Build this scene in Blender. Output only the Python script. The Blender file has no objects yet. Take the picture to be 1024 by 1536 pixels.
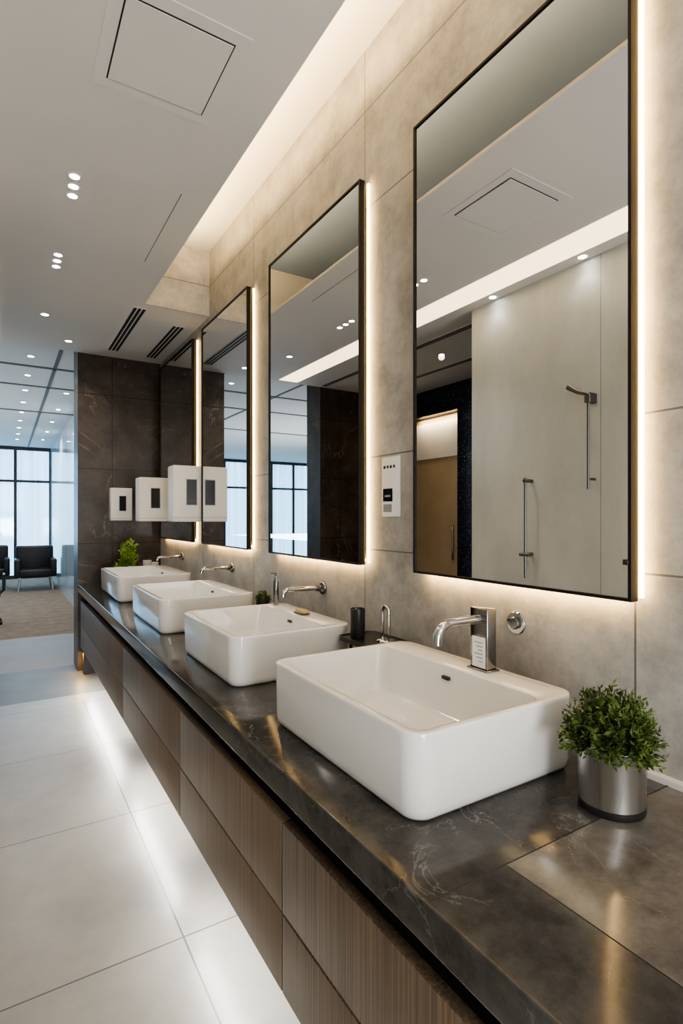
import bpy, bmesh, math, random
from mathutils import Vector, Matrix
random.seed(7)
S = 1.4                       # one layout unit in metres
col = bpy.context.scene.collection
ORG = {}

# ------------------------------------------------------------------ materials
def mixc(nt, fac, a, b):
    m = nt.nodes.new('ShaderNodeMix'); m.data_type = 'RGBA'
    for sock, val in ((m.inputs[0], fac), (m.inputs[6], a), (m.inputs[7], b)):
        if isinstance(val, bpy.types.NodeSocket): nt.links.new(val, sock)
        elif isinstance(val, (tuple, list)): sock.default_value = (*val, 1)
        else: sock.default_value = val
    return m.outputs[2]
def mth(nt, op, a, b=None, c=None):
    m = nt.nodes.new('ShaderNodeMath'); m.operation = op
    for i, val in enumerate((a, b, c)):
        if val is None: continue
        if isinstance(val, bpy.types.NodeSocket): nt.links.new(val, m.inputs[i])
        else: m.inputs[i].default_value = val
    return m.outputs[0]
def mk(name, c, rough=.5, metal=0, c2=None, nscale=4, stretch=(1,1,1), detail=6, bump=0, bscale=None,
       veins=None, seams=None, seamcol=(.1,.1,.1), seamw=.003, rvar=0, emit=None, estr=0, coat=0, spec=.5, nrough=.6, lo=.3, hi=.7, speck=None, patch=None):
    m = bpy.data.materials.new(name); m.use_nodes = True
    nt = m.node_tree; b = nt.nodes['Principled BSDF']
    b.inputs['Roughness'].default_value = rough
    b.inputs['Metallic'].default_value = metal
    b.inputs['Coat Weight'].default_value = coat
    b.inputs['Specular IOR Level'].default_value = spec
    tc = nt.nodes.new('ShaderNodeTexCoord')
    mp = nt.nodes.new('ShaderNodeMapping'); mp.inputs['Scale'].default_value = tuple(s/S for s in stretch)
    nt.links.new(tc.outputs['Object'], mp.inputs['Vector'])
    out = None
    if c2 is None: c2 = tuple(x*.93 for x in c)
    n = nt.nodes.new('ShaderNodeTexNoise'); n.inputs['Scale'].default_value = nscale
    n.inputs['Detail'].default_value = detail; n.inputs['Roughness'].default_value = nrough
    nt.links.new(mp.outputs[0], n.inputs['Vector'])
    r = nt.nodes.new('ShaderNodeMapRange'); r.inputs[1].default_value = lo; r.inputs[2].default_value = hi
    nt.links.new(n.outputs[0], r.inputs[0])
    out = mixc(nt, r.outputs[0], c, c2)
    pm = nt.nodes.new('ShaderNodeMapping'); pm.inputs['Scale'].default_value = (1/S,)*3
    nt.links.new(tc.outputs['Object'], pm.inputs['Vector'])
    if patch:                 # the stone is lighter in one corner: (x above, y below, colour a, colour b)
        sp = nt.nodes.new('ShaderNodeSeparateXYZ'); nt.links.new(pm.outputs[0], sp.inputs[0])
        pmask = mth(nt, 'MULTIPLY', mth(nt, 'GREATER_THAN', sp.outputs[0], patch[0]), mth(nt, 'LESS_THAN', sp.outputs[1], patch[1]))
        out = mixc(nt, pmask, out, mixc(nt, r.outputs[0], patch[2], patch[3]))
    if veins:
        vc, vs, vw = veins
        n2 = nt.nodes.new('ShaderNodeTexNoise'); n2.inputs['Scale'].default_value = vs; n2.inputs['Detail'].default_value = 7
        n2.inputs['Roughness'].default_value = .55; n2.inputs['Distortion'].default_value = 1.2
        nt.links.new(pm.outputs[0], n2.inputs['Vector'])
        a = mth(nt, 'ABSOLUTE', mth(nt, 'SUBTRACT', n2.outputs[0], .5))
        rr = nt.nodes.new('ShaderNodeMapRange'); rr.inputs[1].default_value = 0; rr.inputs[2].default_value = vw
        rr.inputs[3].default_value = 1; rr.inputs[4].default_value = 0
        nt.links.new(a, rr.inputs[0])
        n3 = nt.nodes.new('ShaderNodeTexNoise'); n3.inputs['Scale'].default_value = vs*1.7
        nt.links.new(pm.outputs[0], n3.inputs['Vector'])
        r3 = nt.nodes.new('ShaderNodeMapRange'); r3.inputs[1].default_value = .45; r3.inputs[2].default_value = .7
        nt.links.new(n3.outputs[0], r3.inputs[0])
        out = mixc(nt, mth(nt, 'MULTIPLY', rr.outputs[0], r3.outputs[0]), out, vc)
    if speck:
        vo = nt.nodes.new('ShaderNodeTexVoronoi'); vo.inputs['Scale'].default_value = speck[1]
        nt.links.new(pm.outputs[0], vo.inputs['Vector'])
        out = mixc(nt, mth(nt, 'LESS_THAN', vo.outputs['Distance'], speck[2]), out, speck[0])
    if seams:
        sx = nt.nodes.new('ShaderNodeSeparateXYZ'); nt.links.new(pm.outputs[0], sx.inputs[0])
        mask = None
        for sm in seams:
            co = sx.outputs['xyz'.index(sm[0])]
            if sm[1] == 'p':
                d = [mth(nt, 'PINGPONG', mth(nt, 'ADD', co, -sm[2]+sm[3]*40), sm[3]/2)]
            else:
                d = [mth(nt, 'ABSOLUTE', mth(nt, 'SUBTRACT', co, p)) for p in sm[2]]
            for q in d:
                k = mth(nt, 'LESS_THAN', q, seamw/2)
                mask = k if mask is None else mth(nt, 'MAXIMUM', mask, k)
        out = mixc(nt, mask, out, seamcol)
    nt.links.new(out, b.inputs['Base Color'])
    if rvar:
        rv = nt.nodes.new('ShaderNodeMapRange'); rv.inputs[3].default_value = rough-rvar; rv.inputs[4].default_value = rough+rvar
        nt.links.new(n.outputs[0], rv.inputs[0]); nt.links.new(rv.outputs[0], b.inputs['Roughness'])
    if bump:
        bn = nt.nodes.new('ShaderNodeTexNoise'); bn.inputs['Scale'].default_value = bscale or nscale*4; bn.inputs['Detail'].default_value = 5
        nt.links.new(mp.outputs[0], bn.inputs['Vector'])
        bp = nt.nodes.new('ShaderNodeBump'); bp.inputs['Strength'].default_value = bump; bp.inputs['Distance'].default_value = .004
        nt.links.new(bn.outputs[0], bp.inputs['Height']); nt.links.new(bp.outputs[0], b.inputs['Normal'])
    if emit:
        b.inputs['Emission Color'].default_value = (*emit, 1); b.inputs['Emission Strength'].default_value = estr
    return m

WARM = (1, .65, .27)
MT = dict(
 wall=mk('beige_concrete_tile', (.46,.44,.405), .5, c2=(.235,.227,.212), nscale=5, detail=13, nrough=.76, bump=.4, bscale=50, lo=.37, hi=.65,
         seams=[('y','l',[.573,1.468,2.40,3.17,-.1]),('z','l',[.975,1.27,2.08,2.40])], seamcol=(.12,.115,.105), seamw=.004),
 lwall=mk('pale_plaster', (.60,.615,.59), .5, c2=(.43,.445,.425), nscale=2.2, stretch=(1,1.5,.7), detail=9, nrough=.65, bump=.12, bscale=40,
          seams=[('y','l',[1.42,.5])], seamcol=(.22,.22,.21), seamw=.003),
 ceil=mk('ceiling_paint', (.64,.635,.625), .7, nscale=1.2),
 lip=mk('cove_back_tint', (.30,.39,.56), .8),  # bluish tint put in to cancel the warm cove light in the mirrors
 floor=mk('pale_floor_tile', (.295,.284,.262), .31, c2=(.215,.208,.193), nscale=3.5, detail=12, nrough=.74, rvar=.03, lo=.32, hi=.68,
          seams=[('x','p',.391,.69),('y','p',1.40,.69)], seamcol=(.075,.07,.064), seamw=.0045),
 floor2=mk('grey_floor_tile', (.085,.083,.08), .4, c2=(.13,.127,.122), nscale=3, seams=[('y','l',[3.66])], seamcol=(.08,.08,.08), seamw=.004),
 floor3=mk('blue_grey_floor_tile', (.27,.268,.265), .5, c2=(.32,.317,.313), nscale=3, spec=.25),
 carpet=mk('brown_carpet', (.20,.14,.095), .95, c2=(.30,.23,.165), nscale=9, detail=8, bump=.4, bscale=150),
 marble=mk('dark_marble_tile', (.020,.0145,.011), .33, c2=(.075,.056,.043), nscale=4.5, detail=12, nrough=.75, veins=((.17,.135,.105), 2.2, .010),
           seams=[('x','l',[.66,-.66,-1.0]),('z','p',.36,.53)], seamcol=(.006,.005,.005), seamw=.006, spec=.35, lo=.36, hi=.68),
 granite=mk('speckled_granite', (.012,.014,.025), .15, speck=((.3,.36,.5), 60, .16), seams=[('z','p',.1,.6)], seamcol=(.05,.05,.06)),
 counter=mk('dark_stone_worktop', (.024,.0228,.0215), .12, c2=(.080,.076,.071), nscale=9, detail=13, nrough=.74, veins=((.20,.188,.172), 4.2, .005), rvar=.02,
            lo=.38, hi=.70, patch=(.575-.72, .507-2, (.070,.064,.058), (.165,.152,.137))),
 wood=mk('ribbed_walnut', (.20,.140,.093), .42, c2=(.086,.062,.044), nscale=1, stretch=(190,240,1.2), detail=3, bump=.5, bscale=1.2, lo=.34, hi=.66),
 carcass=mk('black_carcass', (.014,.012,.011), .6),
 ceramic=mk('white_ceramic', (.72,.72,.715), .1, c2=(.74,.74,.735), coat=.3),
 chrome=mk('chrome', (.60,.595,.585), .07, 1),
 dchrome=mk('mid_chrome', (.30,.295,.285), .10, 1),
 gunmetal=mk('dark_chrome', (.25,.25,.25), .12, 1),
 steel=mk('brushed_steel', (.60,.59,.575), .33, 1, nscale=1, stretch=(120,120,3), c2=(.46,.45,.435)),
 dsteel=mk('dull_grey_steel', (.20,.20,.20), .35, 1),
 black=mk('black_plastic', (.018,.018,.019), .35),
 leather=mk('black_leather', (.014,.014,.017), .4, bump=.2, bscale=80),
 frame=mk('near_black_frame', (.008,.0075,.007), .5, 0, spec=.25),
 mirror=mk('mirror_glass', (.82,.82,.815), 0.0, 1, c2=(.82,.82,.815)),
 led=mk('warm_led', (1,.9,.75), .5, emit=WARM, estr=6.5),
 strip=mk('cream_light_strip', (1,.9,.8), .5, emit=(1,.77,.46), estr=2.3),
 lens=mk('lamp_lens', (1,1,1), .3, emit=(1,.97,.94), estr=25),
 white=mk('white_plastic', (.70,.69,.66), .35),
 paper=mk('white_paper', (.78,.77,.75), .5),
 grey=mk('grey_print', (.25,.25,.26), .5),
 screen=mk('dark_screen', (.015,.017,.022), .12),
 leaf=mk('leaf_green', (.018,.038,.007), .5, c2=(.12,.170,.038), nscale=35, lo=.35, hi=.68, spec=.3),
 leaf2=mk('leaf_lime', (.10,.20,.02), .45, c2=(.30,.42,.07), nscale=30),
 soil=mk('dark_soil', (.03,.022,.015), .95, bump=.6),
 alu=mk('dark_window_frame', (.05,.055,.06), .35, .5),
 beige=mk('beige_door_panel', (.50,.38,.24), .5, c2=(.42,.31,.19)),
 blueglass=mk('pale_glass_partition', (.60,.72,.78), .06, c2=(.66,.77,.83), seams=[('y','p',.3,1.3)], seamcol=(.15,.17,.19), seamw=.03),
 gap=mk('black_gap', (.008,.008,.008), .7),
 groove=mk('grey_groove', (.12,.12,.125), .7),
 joint=mk('dark_joint', (.006,.006,.006), .6),
 soap=mk('tan_soap', (.42,.32,.17), .4),
)
g = bpy.data.materials.new('veiled_window_glass'); g.use_nodes = True
nt = g.node_tree; nt.nodes.clear()
oo = nt.nodes.new('ShaderNodeOutputMaterial'); mx = nt.nodes.new('ShaderNodeMixShader'); mx.inputs[0].default_value = .08
tr = nt.nodes.new('ShaderNodeBsdfTransparent'); tr.inputs[0].default_value = (.80,.92,1,1)
tl = nt.nodes.new('ShaderNodeBsdfTranslucent'); tl.inputs[0].default_value = (.75,.80,.82,1)
tcn = nt.nodes.new('ShaderNodeTexCoord'); mpn = nt.nodes.new('ShaderNodeMapping'); mpn.inputs['Scale'].default_value = (9, 9, .15)
nn = nt.nodes.new('ShaderNodeTexNoise'); nn.inputs['Scale'].default_value = 1.0
rn = nt.nodes.new('ShaderNodeMapRange'); rn.inputs[1].default_value = .35; rn.inputs[2].default_value = .65; rn.inputs[3].default_value = .05; rn.inputs[4].default_value = .7
nt.links.new(tcn.outputs['Object'], mpn.inputs[0]); nt.links.new(mpn.outputs[0], nn.inputs['Vector']); nt.links.new(nn.outputs[0], rn.inputs[0])
veil = nt.nodes.new('ShaderNodeMixShader'); nt.links.new(rn.outputs[0], veil.inputs[0])
nt.links.new(tr.outputs[0], veil.inputs[1]); nt.links.new(tl.outputs[0], veil.inputs[2])
gl = nt.nodes.new('ShaderNodeBsdfGlossy'); gl.inputs['Roughness'].default_value = .05
nt.links.new(veil.outputs[0], mx.inputs[1]); nt.links.new(gl.outputs[0], mx.inputs[2]); nt.links.new(mx.outputs[0], oo.inputs[0])
MT['glass'] = g

# ------------------------------------------------------------------ mesh helpers
def merge(bm, t, mi=0):
    for f in t.faces: f.material_index = mi
    me = bpy.data.meshes.new('tmp'); t.to_mesh(me); t.free(); bm.from_mesh(me); bpy.data.meshes.remove(me)
def box(bm, x0, x1, y0, y1, z0, z1, bev=0, seg=3, mi=0):
    t = bmesh.new(); bmesh.ops.create_cube(t, size=1)
    for v in t.verts:
        v.co = Vector(((x0+x1)/2+v.co.x*(x1-x0), (y0+y1)/2+v.co.y*(y1-y0), (z0+z1)/2+v.co.z*(z1-z0)))
    if bev: bmesh.ops.bevel(t, geom=t.edges[:], offset=bev, segments=seg, profile=.5, affect='EDGES')
    merge(bm, t, mi); return bm
def B(*a, **k): return box(bmesh.new(), *a, **k)
def tube(bm, pts, r, n=16, cap=True):
    t = bmesh.new(); pts = [Vector(p) for p in pts]; rings = []
    rr = r if isinstance(r, (list, tuple)) else [r]*len(pts)
    d0 = (pts[1]-pts[0]).normalized(); up = Vector((0,0,1)) if abs(d0.z) < .9 else Vector((0,1,0))
    nx = d0.cross(up).normalized()
    for i, p in enumerate(pts):
        a = pts[max(i-1,0)]; b = pts[min(i+1,len(pts)-1)]; d = (b-a).normalized()
        nx = (nx - d*nx.dot(d)).normalized(); ny = d.cross(nx)
        rings.append([t.verts.new(p + (nx*math.cos(2*math.pi*j/n)+ny*math.sin(2*math.pi*j/n))*rr[i]) for j in range(n)])
    for A, C in zip(rings, rings[1:]):
        for j in range(n): t.faces.new((A[j], A[(j+1)%n], C[(j+1)%n], C[j]))
    if cap: t.faces.new(rings[0][::-1]); t.faces.new(rings[-1])
    bmesh.ops.recalc_face_normals(t, faces=t.faces[:])
    merge(bm, t); return bm
def bend(a, b, c, n=7):
    a, b, c = Vector(a), Vector(b), Vector(c)
    return [a*(1-s)**2 + b*2*s*(1-s) + c*s*s for s in [i/n for i in range(n+1)]]
def lathe(bm, c, prof, axis='z', n=40, mi=0):
    t = bmesh.new(); c = Vector(c); rings = []
    for r, h in prof:
        ring = []
        for j in range(n):
            a = 2*math.pi*j/n; x, y = max(r,1e-5)*math.cos(a), max(r,1e-5)*math.sin(a)
            p = Vector((x,y,h)) if axis == 'z' else Vector((-h, x, y))       # '-x': grows away from the right wall
            if axis == '+x': p = Vector((h, x, y))
            ring.append(t.verts.new(c+p))
        rings.append(ring)
    for A, C in zip(rings, rings[1:]):
        for j in range(n): t.faces.new((A[j], A[(j+1)%n], C[(j+1)%n], C[j]))
    t.faces.new(rings[0][::-1]); t.faces.new(rings[-1])
    bmesh.ops.recalc_face_normals(t, faces=t.faces[:])
    merge(bm, t, mi); return bm
def rr_loop(t, cx, cy, hx, hy, r, z, n=8):
    vs = []
    for q, (sx, sy) in enumerate(((1,1),(-1,1),(-1,-1),(1,-1))):
        for i in range(n+1):
            a = math.pi/2*(q + i/n)
            vs.append(t.verts.new((cx+sx*(hx-r)+r*math.cos(a), cy+sy*(hy-r)+r*math.sin(a), z)))
    return vs
def loft(bm, loops, mi=0):
    t = bmesh.new(); L = [rr_loop(t, *l) for l in loops]; m = len(L[0])
    for A, C in zip(L, L[1:]):
        for j in range(m): t.faces.new((A[j], A[(j+1)%m], C[(j+1)%m], C[j]))
    t.faces.new(L[0][::-1]); t.faces.new(L[-1])
    bmesh.ops.recalc_face_normals(t, faces=t.faces[:])
    merge(bm, t, mi); return bm
def leafquad(bm, p, d, side, L, w, droop=0):
    n = d.cross(side).normalized()
    a = bm.verts.new(p); b = bm.verts.new(p+d*L*.5+side*w+n*w*.35); c = bm.verts.new(p+d*L-Vector((0,0,droop))); e = bm.verts.new(p+d*L*.5-side*w+n*w*.35)
    bm.faces.new((a,b,c)); bm.faces.new((a,c,e))
def rnd(): 
    while True:
        v = Vector((random.uniform(-1,1),random.uniform(-1,1),random.uniform(-1,1)))
        if .1 < v.length < 1: return v.normalized()

# ------------------------------------------------------------------ object helpers
def obj(name, bm, mats, parent=None, origin=None, label=None, cat=None, group=None, kind=None, smooth=True):
    o0 = Vector(ORG[parent.name]) if parent else Vector(origin or (0,0,0))
    for v in bm.verts: v.co = (v.co-o0)*S
    bm.normal_update()
    if smooth:
        for e in bm.edges:
            if len(e.link_faces) == 2 and e.calc_face_angle(0) > math.radians(38): e.smooth = False
        for f in bm.faces: f.smooth = True
    me = bpy.data.meshes.new(name); bm.to_mesh(me); bm.free()
    for m in (mats if isinstance(mats, list) else [mats]): me.materials.append(MT[m])
    o = bpy.data.objects.new(name, me); col.objects.link(o)
    if parent: o.parent = parent
    else: o.location = o0*S
    ORG[o.name] = tuple(o0)
    tag(o, label, cat, group, kind); return o
def tag(o, label=None, cat=None, group=None, kind=None):
    if label: o['label'] = label
    if cat: o['category'] = cat
    if group: o['group'] = group
    if kind: o['kind'] = kind
def thing(name, loc, label, cat, group=None):
    o = bpy.data.objects.new(name, None); col.objects.link(o); o.location = Vector(loc)*S; o.empty_display_size = .05
    ORG[o.name] = tuple(loc); tag(o, label, cat, group); return o
def struct(name, bm, mats, parent=None): return obj(name, bm, mats, parent, kind=None if parent else 'structure')

# ------------------------------------------------------------------ the room
YE = 4.2; YF = 11.0; ZC = 2.23
bm = bmesh.new()
box(bm, -1.45, 1.1, -2.2, 3.65, -.1, 0, mi=0); box(bm, -1.45, 1.1, 3.65, 4.40, -.1, 0, mi=1)
box(bm, -4, 1.1, 4.40, 5.6, -.1, 0, mi=2); box(bm, -4, 1.1, 5.6, 11.3, -.1, 0, mi=3)
struct('floor', bm, ['floor','floor2','floor3','carpet'])
bm = bmesh.new()
box(bm, -1.45, .645, -2.2, 3.06, ZC, ZC+.012)            # floating ceiling slab, open above to the cove
box(bm, -1.45, 1.0, 3.06, YE, ZC, 2.70)
box(bm, -1.45, .05, -2.2, 3.06, ZC+.012, 2.70, mi=1)
box(bm, .05, .62, -2.2, 3.06, 2.60, 2.70, mi=1)
box(bm, .62, 1.0, -2.2, 3.06, 2.60, 2.70)
box(bm, -4, 1.1, YE, 11.3, 2.30, 2.70)
struct('ceiling', bm, ['ceil','lip'])
bm = B(1.0, 1.1, -2.2, YE+.25, 0, 2.70); box(bm, .645, 1.0, 3.052, 3.06, ZC, 2.60)
struct('wall_right', bm, 'wall')
struct('wall_left', B(-.40, -.28, -2.2, 2.19, 0, ZC), 'lwall')
bm = B(-1.45, -1.35, 2.07, 3.42, 0, ZC); box(bm, -1.45, -1.35, 3.42, 4.12, 2.0, ZC); box(bm, -1.45, -1.35, 4.12, YE, 0, ZC)
box(bm, -1.35, -.40, 2.07, 2.19, 0, ZC)
struct('wall_recess', bm, 'granite')
d = struct('door_1', B(-1.50, -1.45, 3.40, 4.14, 0, 2.02), 'beige')
struct('door_panel', B(-1.452, -1.444, 3.46, 4.08, 1.62, 1.95), 'paper', d)
struct('door_handle', tube(bmesh.new(), [(-1.43,3.56,.7),(-1.43,3.56,1.0)], .01), 'chrome', d)
struct('wall_end', B(.435, 1.0, YE, YE+.25, 0, 2.31), 'marble')
struct('wall_end_opposite', B(-1.45, -.45, YE, YE+.25, 0, 2.31), 'marble')
struct('wall_back', B(-.28, 1.0, -2.3, -2.2, 0, 2.70), 'wall')
struct('wall_reception', B(.70, 1.1, YE+.25, YF, 0, 2.31), 'blueglass')
struct('wall_reception_left', B(-4.3, -4.16, YE, YF+.1, 0, 2.4), 'ceil')
struct('wall_reception_front', B(-4.2, -1.45, YE, YE+.12, 0, 2.4), 'ceil')
# ceiling light slot added out of view, so the mirrors show a glowing band
struct('trim_1', B(-.195, -.026, .7, 4.15, ZC-.003, ZC+.002), 'strip')
struct('trim_2', B(.984, 1.0, -.1, YE, .555, .620), 'white')
k = 3
for (a, b_, c_, e) in ((-3.9,.7,5.04,5.08), (-3.9,.7,5.80,5.84), (-3.9,.7,7.2,7.25), (.34,.365,4.3,10.9), (-.42,-.395,4.3,10.9)):
    struct('trim_%d' % k, B(a, b_, c_, e, 2.294, 2.302), 'groove'); k += 1
# window wall of the far room
for i in range(9):
    x1 = .70 - i*.54; x0 = x1-.54
    f = bmesh.new()
    box(f, x0, x0+.022, YF, YF+.06, 0, 2.31); box(f, x1-.022, x1, YF, YF+.06, 0, 2.31)
    box(f, x0+.022, x1-.022, YF, YF+.06, 2.24, 2.31); box(f, x0+.022, x1-.022, YF, YF+.06, 0, .06)
    w = struct('window_%d' % (i+1), f, 'alu')
    struct('transom', B(x0+.022, x1-.022, YF, YF+.05, 1.68, 1.72), 'alu', w)
    struct('pane', B(x0+.02, x1-.02, YF+.025, YF+.03, .05, 2.25), 'glass', w)

# ------------------------------------------------------------------ vanity
ys = [.18, .933, 1.637, 2.56, 4.14]
cl = ['wood-fronted drawer cabinet nearest the camera, under the near end of the worktop',
      'wood-fronted drawer cabinet second from the camera, below the largest-looking basin',
      'wood-fronted drawer cabinet third from the camera, below the second basin',
      'longest drawer cabinet at the far end beside the dark marble wall']
for i in range(4):
    y0, y1 = ys[i], ys[i+1]
    c = thing('vanity_cabinet', (.72, (y0+y1)/2, .18), cl[i], 'cabinet', 'floating drawer cabinets under the worktop')
    bm = B(.466, .975, y0, y1, .18, .50); box(bm, .49, .975, y0, y1, .50, .555)
    if i == 3: box(bm, .46, .975, y1-.06, y1, 0, .18)
    obj('body', bm, 'carcass', c)
    obj('drawer', B(.446, .466, y0+.002, y1-.002, .332, .502, bev=.0012, seg=2), 'wood', c)
    obj('drawer', B(.446, .466, y0+.002, y1-.002, .180, .327, bev=.0012, seg=2), 'wood', c)
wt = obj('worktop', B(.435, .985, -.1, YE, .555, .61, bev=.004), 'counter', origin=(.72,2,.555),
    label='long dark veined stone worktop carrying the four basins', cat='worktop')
for (a, b_, c_, e) in ((.441,.984,.5060,.5080), (.5740,.5760,-.09,.506), (.441,.984,1.274,1.276), (.441,.984,2.045,2.047), (.441,.984,2.95,2.9525)):
    obj('slab_joint', B(a, b_, c_, e, .6090, .61006), 'joint', wt)

def basin(y0, y1, label, x0=.524, x1=.912):
    cx, cy = (x0+x1)/2, (y0+y1)/2; hx, hy = (x1-x0)/2, (y1-y0)/2; z = .6102; h = .14
    t = thing('vessel_basin', (cx, cy, z), label, 'basin', 'white vessel basins on the worktop')
    ix, ihx, ihy = cx-.034, hx-.052, hy-.016
    L = [(cx,cy,hx-.016,hy-.016,.028,z), (cx,cy,hx-.008,hy-.008,.033,z+.003), (cx,cy,hx-.004,hy-.004,.036,z+.009), (cx,cy,hx-.002,hy-.002,.037,z+.020),
         (cx,cy,hx-.0003,hy-.0003,.038,z+h-.007), (cx,cy,hx-.0003,hy-.0003,.038,z+h-.003), (cx,cy,hx-.0013,hy-.0013,.037,z+h-.0009), (cx,cy,hx-.0035,hy-.0035,.035,z+h),
         (ix,cy,ihx+.0015,ihy+.0015,.024,z+h), (ix,cy,ihx,ihy,.023,z+h-.001), (ix,cy,ihx-.0008,ihy-.0008,.023,z+h-.005),
         (ix,cy,ihx-.008,ihy-.008,.026,z+.095), (ix,cy,ihx-.017,ihy-.019,.029,z+.060), (ix,cy,ihx-.024,ihy-.027,.030,z+.042),
         (ix,cy,ihx-.036,ihy-.040,.030,z+.033), (ix,cy,ihx-.080,ihy-.110,.030,z+.028), (ix,cy,.03,.03,.0295,z+.020)]
    b = obj('bowl', loft(bmesh.new(), L), 'ceramic', t)
    obj('drain_cover', lathe(bmesh.new(), (ix,cy,z+.0195), [(.0,0),(.022,0),(.022,.003),(.018,.005),(0,.0055)]), 'ceramic', t)
    obj('overflow_slot', B(ix+ihx-.012, ix+ihx-.0040, cy-.011, cy+.011, z+.113, z+.121, bev=.002), 'black', t)
    obj('ledge_groove', B(x1-.020, x1-.0185, y0+.05, y1-.05, z+h-.0008, z+h+.0003), 'grey', t)
    return t
basin(.632, 1.15, 'large white rectangular basin nearest the camera, beside the steel plant pot', .520, .915)
basin(1.405, 1.90, 'white rectangular basin with a bar of soap on its back ledge, second from the camera')
basin(2.20, 2.79, 'white rectangular basin third from the camera', .524, .925)
basin(3.15, 3.80, 'white rectangular basin at the far end, nearest the dark marble wall', .524, .93)

# near faucet
t = thing('faucet', (.88,.838,.7504), 'chrome square-bodied faucet with a white sticker standing on the nearest basin', 'faucet')
bd = obj('faucet_body', B(.866, .894, .813, .863, .7504, .883, bev=.002), 'dchrome', t)
st = obj('sticker', B(.8648, .8662, .819, .855, .757, .822), 'paper', bd)
for i in range(6): obj('printed_line', B(.8644, .865, .825, .849-.006*(i%3), .809-i*.008, .811-i*.008), 'grey', bd)
obj('faucet_base', B(.861, .899, .808, .868, .7503, .754, bev=.0015), 'dchrome', t)
obj('spout', tube(bmesh.new(), [(.875,.838,.860),(.81,.838,.860)]+bend((.795,.838,.8598),(.752,.838,.859),(.750,.838,.832),10)+[(.7495,.838,.818)], .0098), 'chrome', t)
t = thing('mixer_valve', (1.0,.849,.836), 'round chrome valve plate on the wall beside the near faucet', 'valve')
obj('plate', lathe(bmesh.new(), (1.002,.849,.836), [(.026,0),(.026,.005),(.024,.007),(0,.007)], '-x'), 'chrome', t)
obj('knob', lathe(bmesh.new(), (.995,.849,.836), [(.014,0),(.014,.005),(.012,.007),(0,.007)], '-x'), 'gunmetal', t)
obj('screw', lathe(bmesh.new(), (.995,.868,.840), [(.003,0),(.003,.003),(0,.003)], '-x', n=12), 'black', t)
def wallspout(y, label):
    z = .818; t = thing('wall_faucet', (1.0,y,z), label, 'faucet', 'chrome spouts on the wall above the basins')
    obj('escutcheon', lathe(bmesh.new(), (1.0,y,z), [(.025,0),(.025,.006),(.022,.010),(.012,.014),(.012,.03),(0,.03)], '-x'), 'gunmetal', t)
    obj('spout', tube(bmesh.new(), [(.985,y,z),(.87,y,z+.002)]+bend((.86,y,z+.002),(.838,y,z+.003),(.836,y,z-.022)), .0085), 'chrome', t)
wallspout(1.74, 'chrome wall spout above the second basin from the camera')
wallspout(2.68, 'chrome wall spout above the third basin from the camera')
wallspout(3.60, 'chrome wall spout above the farthest basin')

# ------------------------------------------------------------------ mirrors
def mirror(y0, y1, label):
    z0, z1 = .925, 2.158
    t = thing('wall_mirror', (1.0,(y0+y1)/2,z0), label, 'mirror', 'backlit framed mirrors along the wall')
    w = .006; bm = bmesh.new()
    box(bm, .962, .984, y0, y1, z0, z0+w); box(bm, .962, .984, y0, y1, z1-w, z1)
    box(bm, .962, .984, y0, y0+w, z0+w, z1-w); box(bm, .962, .984, y1-w, y1, z0+w, z1-w)
    box(bm, .970, .984, y0+w, y1-w, z0+w, z1-w)
    box(bm, .984, 1.0, (y0+y1)/2-.1, (y0+y1)/2+.1, 1.3, 1.8)
    obj('frame', bm, 'frame', t, smooth=False)
    obj('glass', B(.966, .970, y0+w, y1-w, z0+w, z1-w), 'mirror', t, smooth=False)
    obj('light_strip', B(.993, 1.0, y0-.003, y0+.004, z0+.005, z1-.005), 'led', t)
    obj('light_strip', B(.990, 1.0, y0+.02, y1-.02, z0+.010, z0+.018), 'led', t)
    if y0 < 1: obj('edge_clip', B(.958, .966, y0+.004, y0+.014, .992, 1.002, bev=.001, seg=1), 'black', t)
    return (y0, y1, z0, z1)
MR = [mirror(.559, 1.175, 'largest-looking dark-framed mirror above the nearest basin'),
 mirror(1.443, 2.146, 'dark-framed backlit mirror above the second basin, left of the small wall notice'),
 mirror(2.39, 3.08, 'dark-framed backlit mirror third from the camera'),
 mirror(3.27, 4.06, 'dark-framed backlit mirror farthest away, beside the dark marble wall')]

# ------------------------------------------------------------------ dispensers and notice
def disp(x0, x1, yf, z0, z1, back, label, dp=.075):
    t = thing('wall_dispenser', ((x0+x1)/2, yf, z0), label, 'dispenser', 'white box dispensers with dark screens')
    obj('housing', B(x0, x1, yf, yf+dp, z0, z1, bev=.008, seg=4), 'white', t)
    w = x1-x0; h = z1-z0; cx = x0+w*.55; cz = z0+h*.53
    s = obj('screen', B(cx-w*.145, cx+w*.145, yf-.002, yf+.001, cz-h*.22, cz+h*.22, bev=.001, seg=1), 'screen', t)
    obj('screen_rim', B(cx-w*.165, cx+w*.165, yf-.001, yf+.001, cz-h*.235, cz+h*.235), 'grey', s)
    obj('lower_seam', B(x0+.004, x1-.004, yf-.0005, yf+.001, z0+h*.07, z0+h*.078), 'grey', t)
    if back: obj('bracket', B(x1-.004, back, yf+.02, yf+.07, z0+.06, z1-.06), 'white', t)
disp(.806, .998, 3.10, 1.05, 1.372, 1.0, 'white box dispenser with dark screen, nearest and largest of the three', .12)
disp(.715, .895, 3.55, 1.05, 1.328, .966, 'white box dispenser with dark screen, middle one of the three', .12)
disp(.637, .785, YE-.075, 1.05, 1.285, None, 'white box dispenser with dark screen fixed on the dark marble wall')

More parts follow.
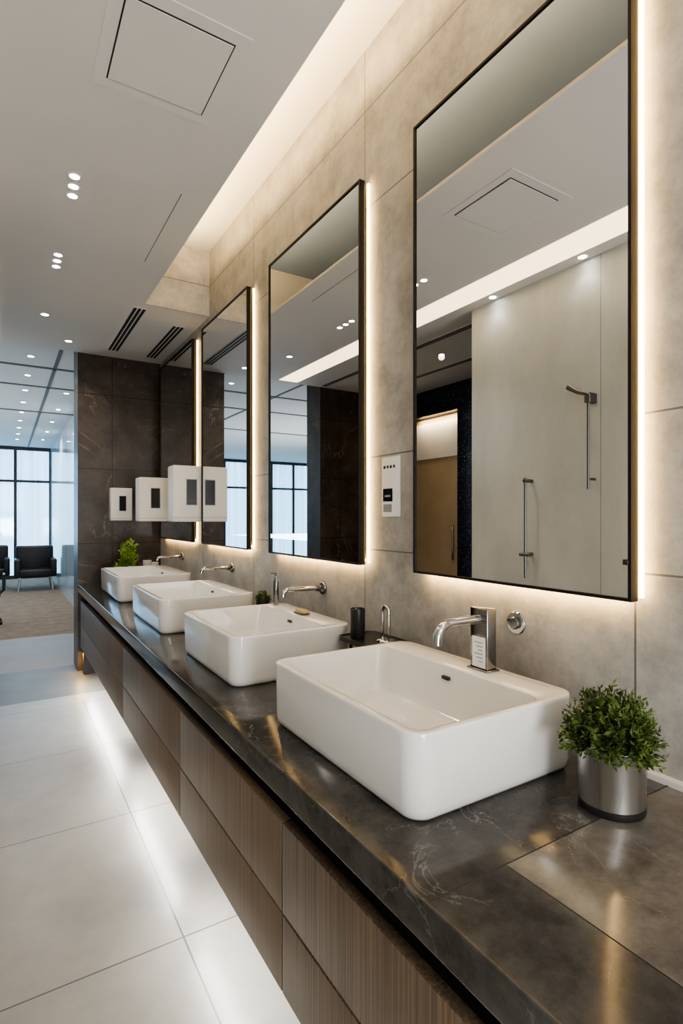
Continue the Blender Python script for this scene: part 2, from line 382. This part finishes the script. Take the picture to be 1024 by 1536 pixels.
t = thing('wall_notice', (1.0,1.324,1.08), 'white notice plate with small dark icons on the wall between two mirrors', 'sign')
obj('plate', B(.995, 1.0, 1.279, 1.369, 1.08, 1.262, bev=.002, seg=2), 'paper', t)
for i in range(4):
    y = 1.353-i*.016
    if i % 2: obj('icon', lathe(bmesh.new(), (.9955,y,1.232), [(.005,0),(.005,.001),(0,.001)], '-x', n=16), 'black', t)
    else: obj('icon', B(.9945, .9955, y-.005, y+.005, 1.227, 1.236), 'black', t)
sc = obj('display', B(.9935, .9955, 1.312, 1.36, 1.126, 1.166, bev=.001, seg=1), 'screen', t)
obj('display_figure', B(.993, .9945, 1.322, 1.350, 1.140, 1.146), 'grey', sc)
obj('panel_button', B(.9935, .9955, 1.316, 1.358, 1.094, 1.118, bev=.001, seg=1), 'grey', t)

# ------------------------------------------------------------------ things on the worktop
def bush(bm, c, R, H, n, leaves, L, w, spread=1.0, j0=.82, j1=1.06):
    c = Vector(c)
    for i in range(n):
        a = random.uniform(0, 2*math.pi); u = random.random()
        el = math.asin(min(1, .02+.98*u)); 
        dr = Vector((math.cos(a)*math.cos(el)*R*spread, math.sin(a)*math.cos(el)*R*spread, math.sin(el)*H))
        dr *= random.uniform(j0, j1)
        p0 = c + Vector((math.cos(a),math.sin(a),0))*R*.25*random.random()
        for j in range(leaves):
            s = .35+.65*(j+random.random())/leaves
            p = p0 + dr*s + Vector((0,0,-.012*math.cos(el)*s))
            d = (dr.normalized()*.8 + rnd()*.85).normalized()
            side = d.cross(rnd()).normalized()
            leafquad(bm, p, d, side, L*random.uniform(.7,1.2), w*random.uniform(.8,1.2))
t = thing('potted_plant', (.838,.519,.61), 'bushy green plant in a brushed steel pot beside the nearest basin', 'plant')
P = (.838,.519,.61)
obj('pot', lathe(bmesh.new(), P, [(.047,.010),(.049,.012),(.0515,.100),(.0525,.102),(.0525,.104),(.049,.104),(.048,.088),(0,.088)], n=64), 'steel', t)
obj('pot_base', lathe(bmesh.new(), P, [(.049,0.0002),(.050,.002),(.050,.010),(.046,.011),(0,.011)], n=64), 'black', t)
obj('soil', lathe(bmesh.new(), P, [(.0475,.085),(.0475,.092),(.02,.097),(0,.098)]), 'soil', t)
bm = bmesh.new(); bush(bm, (.838,.519,.711), .064, .092, 430, 15, .0120, .0022, 1.0, .76, 1.10)
obj('foliage', bm, 'leaf', t, smooth=False)

t = thing('raised_tray', (.91,1.28,.61), 'black tray on short legs between the two nearest basins', 'tray')
zt = .722
obj('tray_top', loft(bmesh.new(), [(.912,1.28,.060,.105,.02,zt-.012),(.912,1.28,.066,.111,.022,zt-.009),(.912,1.28,.067,.112,.022,zt+.004),(.912,1.28,.064,.109,.02,zt+.004),(.912,1.28,.062,.107,.02,zt),(.912,1.28,.03,.05,.02,zt)]), 'black', t)
for sx in (-1,1):
    for sy in (-1,1): obj('leg', tube(bmesh.new(), [(.91+sx*.038,1.28+sy*.074,.6101),(.91+sx*.038,1.28+sy*.074,zt-.01)], .005), 'black', t)
obj('tumbler', lathe(bmesh.new(), (.887,1.34,zt), [(.018,0),(.0205,.002),(.0215,.004),(.0225,.086),(.0215,.087),(.020,.084),(.0195,.01),(0,.008)]), 'black', origin=(.887,1.34,zt),
    label='black cylindrical tumbler standing on the raised black tray', cat='tumbler')
t = thing('soap_pump', (.93,1.26,zt), 'chrome arched soap pump on a round base standing on the black tray', 'soap pump')
obj('base', lathe(bmesh.new(), (.93,1.26,zt), [(.026,0),(.026,.003),(.023,.006),(.012,.008),(0,.008)]), 'chrome', t)
obj('arched_neck', tube(bmesh.new(), [(.93,1.275,zt+.003),(.93,1.275,zt+.074)]+bend((.93,1.275,zt+.079),(.93,1.275,zt+.099),(.93,1.26,zt+.099))+bend((.93,1.259,zt+.099),(.93,1.245,zt+.099),(.93,1.245,zt+.081))+[(.93,1.245,zt+.011)], .0058), 'chrome', t)
t = thing('soap_bottle', (.862,1.855,.7504), 'slim chrome soap bottle standing on the back ledge of the second basin', 'bottle')
obj('bottle_body', lathe(bmesh.new(), (.862,1.855,.7504), [(.009,0),(.0105,.002),(.0105,.085),(.006,.094),(.0045,.097),(.0045,.108),(0,.108)]), 'gunmetal', t)
obj('pump_head', tube(bmesh.new(), [(.862,1.855,.857),(.862,1.855,.868),(.855,1.855,.8705),(.842,1.855,.869)], .0035), 'gunmetal', t)
t = thing('soap_bar', (.858,1.64,.7504), 'tan bar of soap on a small dish on the back ledge of the second basin', 'soap')
obj('bar', loft(bmesh.new(), [(.858,1.64,.012,.026,.008,.753),(.858,1.64,.0145,.029,.010,.756),(.858,1.64,.0145,.029,.010,.762),(.858,1.64,.010,.024,.008,.766)]), 'soap', t)
obj('dish', loft(bmesh.new(), [(.858,1.64,.015,.033,.012,.7504),(.858,1.64,.019,.038,.015,.7535),(.858,1.64,.018,.037,.015,.754),(.858,1.64,.010,.02,.008,.753)]), 'gunmetal', t)
t = thing('succulent_pot', (.885,2.03,.61), 'small succulent in a dark pot between the second and third basins', 'plant')
obj('pot', lathe(bmesh.new(), (.885,2.03,.6101), [(.022,0),(.024,.002),(.028,.150),(.026,.151),(.024,.14),(0,.14)]), 'black', t)
bm = bmesh.new(); bush(bm, (.885,2.03,.748), .028, .034, 50, 4, .014, .004)
obj('foliage', bm, 'leaf', t, smooth=False)
t = thing('leafy_plant', (.725,3.98,.61), 'lime green leafy plant in a white pot by the dark marble wall', 'plant')
obj('pot', lathe(bmesh.new(), (.725,3.98,.6101), [(.028,0),(.031,.003),(.037,.13),(.034,.131),(.032,.118),(0,.118)]), 'ceramic', t)
obj('soil', lathe(bmesh.new(), (.725,3.98,.61), [(.031,.112),(.031,.120),(0,.122)]), 'soil', t)
bm = bmesh.new(); bush(bm, (.725,3.98,.725), .062, .20, 50, 7, .036, .009)
obj('foliage', bm, 'leaf2', t, smooth=False)
for i, (x, y, h, l) in enumerate(((.875,4.07,.155,'taller white cup standing beside the lime green plant'), (.935,4.12,.135,'shorter white cup standing next to the taller cup by the marble wall'))):
    obj('white_cup', lathe(bmesh.new(), (x,y,.6101), [(.024,0),(.027,.003),(.031,h),(.029,h+.001),(.026,h-.01),(.023,.01),(0,.008)]), 'ceramic', origin=(x,y,.61), label=l, cat='cup')

# ------------------------------------------------------------------ ceiling things
t = thing('access_panel', (.352,1.395,ZC), 'square access panel with black gap around it in the ceiling', 'hatch')
obj('surround', B(.195, .510, 1.225, 1.565, ZC-.0025, ZC+.0005), 'ceil', t)
obj('shadow_gap', B(.2256, .479, 1.26, 1.53, ZC-.0035, ZC-.002), 'gap', t)
obj('panel', B(.2292, .4754, 1.2636, 1.5264, ZC-.0055, ZC-.002), 'ceil', t)
t = thing('ceiling_hatch', (.39,2.24,ZC), 'larger flush ceiling panel with a faint joint, past the square access panel', 'hatch')
obj('joint', B(.5345, .5375, 1.945, 2.55, ZC-.0010, ZC+.0005), 'groove', t)
obj('panel', B(.262, .535, 1.947, 2.548, ZC-.0006, ZC+.0005), 'ceil', t)
def vent(x, y0, y1, z, w, label, cov='ceil'):
    t = thing('slot_vent', (x,(y0+y1)/2,z), label, 'vent')
    obj('frame', B(x-w/2, x+w/2, y0, y1, z-.004, z+.001, bev=.001, seg=1), cov, t)
    n = 3
    for i in range(n):
        a = x-w/2+w*(i+.5)/n
        obj('slot', B(a-w*.11, a+w*.11, y0+.01, y1-.01, z-.005, z-.003), 'gap', t)
vent(.635, 3.12, 4.02, ZC, .07, 'long slot air vent in the ceiling nearer the aisle')
vent(.895, 3.30, 4.06, ZC, .07, 'long slot air vent in the ceiling close against the mirror wall')
vent(-.45, 2.25, 4.15, ZC, .05, 'slot vent in the recess ceiling nearer the pale wall, seen in the mirror')
vent(-.95, 2.25, 4.15, ZC, .05, 'slot vent in the recess ceiling nearer the granite wall, seen in the mirror')
def down(x, y, z, r, label, group=None, power=0, ang=110):
    t = thing('downlight', (x,y,z), label, 'downlight', group)
    obj('trim_ring', lathe(bmesh.new(), (x,y,z), [(r*.8,.001),(r*1.45,.001),(r*1.45,-.002),(r*1.2,-.004),(r*1.0,-.003),(r*.95,.0)], n=24), 'white', t)
    obj('lens', lathe(bmesh.new(), (x,y,z), [(0,-.0028),(r*.97,-.0028),(r*.97,-.001),(0,-.001)][::-1], n=24), 'lens', t)
    if power:
        L = bpy.data.lights.new('downlight_lamp', 'SPOT'); L.energy = power; L.spot_size = math.radians(ang); L.spot_blend = .8; L.shadow_soft_size = .03; L.color = (1,.95,.88)
        o = bpy.data.objects.new('downlight_lamp', L); col.objects.link(o); o.location = Vector((x,y,z-.02))*S
gp = 'triple downlights in the ceiling'
for (x, y, l, p) in ((.201,2.033,'first of the nearer triple of downlights, closest to the camera',0), (.204,2.097,'middle one of the nearer triple of downlights',20), (.207,2.16,'last of the nearer triple of downlights',0),
                     (.200,2.68,'first of the farther triple of downlights',0), (.201,2.745,'middle one of the farther triple of downlights',20), (.202,2.81,'last of the farther triple of downlights',0)):
    down(x, y, ZC, .0155, l, gp, p)
down(.195,3.51,ZC,.019, 'single downlight beyond the two triples, left of the slot vents', None, 22)
down(.356,3.96,ZC,.019, 'single downlight closest to the corner of the dark marble wall', None, 25)
down(-.238,1.48,ZC,.018, 'downlight reflected in the nearest mirror, nearer the camera', None, 2)
down(-.238,2.0,ZC,.018, 'downlight reflected in the nearest mirror, beside the end of the pale wall', None, 2)
down(-.70,2.9,ZC,.018, 'added downlight brightening the recess, between its two slot vents', None, 30, 150)  # extra lamp put in to brighten the recess
for i in range(9):
    down(.17, 4.75+i*.65, 2.30, .022, 'small downlight in the left row on the far room ceiling', 'left row of far room downlights', 35 if i % 3 == 1 else 0, 150)
for i in range(5):
    down(.52, 6.0+i*.95, 2.30, .022, 'small downlight in the right row on the far room ceiling', 'right row of far room downlights', 35 if i % 2 == 1 else 0, 150)

# ------------------------------------------------------------------ fittings on the pale wall (seen in the near mirror)
X = -.28
t = thing('shower_rail', (X,1.45,1.41), 'grey metal hand shower on a slim upright rail, right one in the mirror', 'shower')
obj('rail', tube(bmesh.new(), [(X+.045,1.45,1.20),(X+.045,1.45,1.62)], .0062), 'dsteel', t)
obj('bracket', tube(bmesh.new(), [(X,1.45,1.245),(X+.045,1.45,1.245)], .006), 'dsteel', t)
obj('bracket', B(X, X+.056, 1.436, 1.464, 1.578, 1.622, bev=.004), 'dsteel', t)
obj('shower_head', tube(bmesh.new(), [(X+.055,1.44,1.612),(X+.06,1.49,1.63),(X+.065,1.535,1.662)], [.008,.010,.014]), 'dsteel', t)
t = thing('grab_rail', (X,1.784,1.03), 'grey metal upright rail with two wall brackets, left one in the mirror', 'rail')
obj('rail', tube(bmesh.new(), [(X+.05,1.784,.78),(X+.05,1.784,1.27)], .0065), 'dsteel', t)
obj('bracket', tube(bmesh.new(), [(X,1.784,1.255),(X+.06,1.784,1.255)], .009), 'dsteel', t)
obj('bracket', tube(bmesh.new(), [(X,1.784,.895),(X+.05,1.784,.895)], .009), 'dsteel', t)
obj('slider', tube(bmesh.new(), [(X+.05,1.755,.895),(X+.05,1.815,.895)], .010), 'dsteel', t)

# ------------------------------------------------------------------ far room furniture
def armchair(cx, cy, w, label, rot=0):
    t = thing('armchair', (cx,cy,0), label, 'chair', 'black armchairs in the far room')
    h = w/2
    obj('seat', B(cx-h+.06, cx+h-.06, cy-h, cy+h-.05, .20, .31, bev=.02), 'leather', t)
    obj('backrest', B(cx-h+.02, cx+h-.02, cy+h-.13, cy+h, .20, .64, bev=.03), 'leather', t)
    for s in (-1,1):
        obj('armrest', B(min(cx+s*h,cx+s*(h-.08)), max(cx+s*h,cx+s*(h-.08)), cy-h+.02, cy+h-.06, .20, .46, bev=.02), 'leather', t)
        for q in (-1,1): obj('leg', tube(bmesh.new(), [(cx+s*(h-.08),cy+q*(h-.07),.21),(cx+s*(h-.05),cy+q*(h-.05),0)], .012), 'steel', t)
armchair(.39, 9.3, .54, 'black leather armchair in front of the far windows, right one')
armchair(-.20, 9.7, .54, 'black leather armchair by the far windows, cut by the left photo edge')
cx, cy = -.23, 6.35
t = thing('office_chair', (cx,cy,0), 'black office chair on castors at the left edge, on the brown carpet', 'chair')
obj('seat', B(cx-.2, cx+.2, cy-.19, cy+.19, .30, .36, bev=.02), 'leather', t)
obj('backrest', B(cx-.19, cx+.19, cy+.15, cy+.20, .40, .72, bev=.02), 'leather', t)
obj('back_post', tube(bmesh.new(), [(cx,cy+.1,.31),(cx,cy+.215,.36),(cx,cy+.215,.55)], .015), 'black', t)
obj('column', tube(bmesh.new(), [(cx,cy,.07),(cx,cy,.31)], .02), 'steel', t)
for s in (-1,1): obj('armrest', tube(bmesh.new(), [(cx+s*.19,cy-.05,.33),(cx+s*.225,cy-.05,.36),(cx+s*.225,cy-.05,.50),(cx+s*.225,cy+.12,.50)], .014), 'black', t)
for i in range(5):
    a = i*2*math.pi/5+.3; ex, ey = cx+.21*math.cos(a), cy+.21*math.sin(a)
    lg = obj('leg', tube(bmesh.new(), [(cx,cy,.09),(ex,ey,.055)], [.018,.012]), 'black', t)
    obj('castor', lathe(bmesh.new(), (ex-.012,ey,.025), [(.020,0),(.025,.004),(.025,.020),(.020,.024)], '+x', n=20), 'black', lg)

# ------------------------------------------------------------------ light
def area(name, loc, rot, sx, sy, power, color):
    L = bpy.data.lights.new(name, 'AREA'); L.shape = 'RECTANGLE'; L.size = sx*S; L.size_y = sy*S; L.energy = power; L.color = color
    o = bpy.data.objects.new(name, L); col.objects.link(o); o.location = Vector(loc)*S; o.rotation_euler = [math.radians(a) for a in rot]; return o
area('cove_lamp', (.80, .40, 2.41), (180, 0, 0), .06, 5.0, 62, (1,.68,.32))
for i in range(4):
    y0, y1 = ys[i], ys[i+1]
    area('under_vanity_lamp', (.476, (y0+y1)/2, .175), (0,0,0), .025, (y1-y0)*.72, 7.0*(y1-y0), (1,.96,.90))
for (y0, y1, z0, z1) in MR:                       # backlights of the mirrors, shining on the wall behind
    area('mirror_side_lamp', (.980, y0-.003, (z0+z1)/2), (0,-90,0), 1.22, .004, 1.8, (1,.64,.26))
    area('mirror_bottom_lamp', (.974, (y0+y1)/2, z0-.003), (0,-90,0), .004, y1-y0-.04, 1.6, (1,.64,.26))
area('ambient_fill', (.35, -1.7, 1.75), (78,0,0), 1.0, 1.0, 24, (1,.985,.96))  # added fill light, unseen behind the camera
area('ceiling_fill', (.05, -1.5, .7), (130,0,0), .5, .8, 66, (1,.985,.96))  # added upward fill behind the camera, brightens the ceiling
area('lounge_fill', (-1.8, 6.8, .8), (180,0,0), 1.5, 2.5, 75, (.94,.98,1))  # added upward fill without a fitting, brightens the far room ceiling
area('doorway_lamp', (-1.40, 3.77, 1.98), (0,20,0), .05, .5, 4, (1,.75,.45))
area('plinth_lamp', (.447, 4.11, .14), (0,0,0), .02, .06, 1.2, (1,.60,.18))
w = bpy.data.worlds.new('World'); bpy.context.scene.world = w; w.use_nodes = True
bg = w.node_tree.nodes['Background']; bg.inputs[0].default_value = (.50,.77,1,1); bg.inputs[1].default_value = 3.2

# ------------------------------------------------------------------ camera
cam = bpy.data.cameras.new('camera'); co = bpy.data.objects.new('camera', cam); col.objects.link(co)
co.location = (0,0,1.08*S); co.rotation_euler = (math.radians(90),0,math.radians(-31.8))
cam.sensor_fit = 'VERTICAL'; cam.sensor_height = 36; cam.sensor_width = 24; cam.lens = 815/1536*36
cam.shift_y = 7/1536; cam.clip_start = .01
sc = bpy.context.scene; sc.camera = co
try:
    sc.view_settings.view_transform = 'AgX'; sc.view_settings.look = 'AgX - Medium High Contrast'; sc.view_settings.exposure = .5
except Exception as e: print(e)
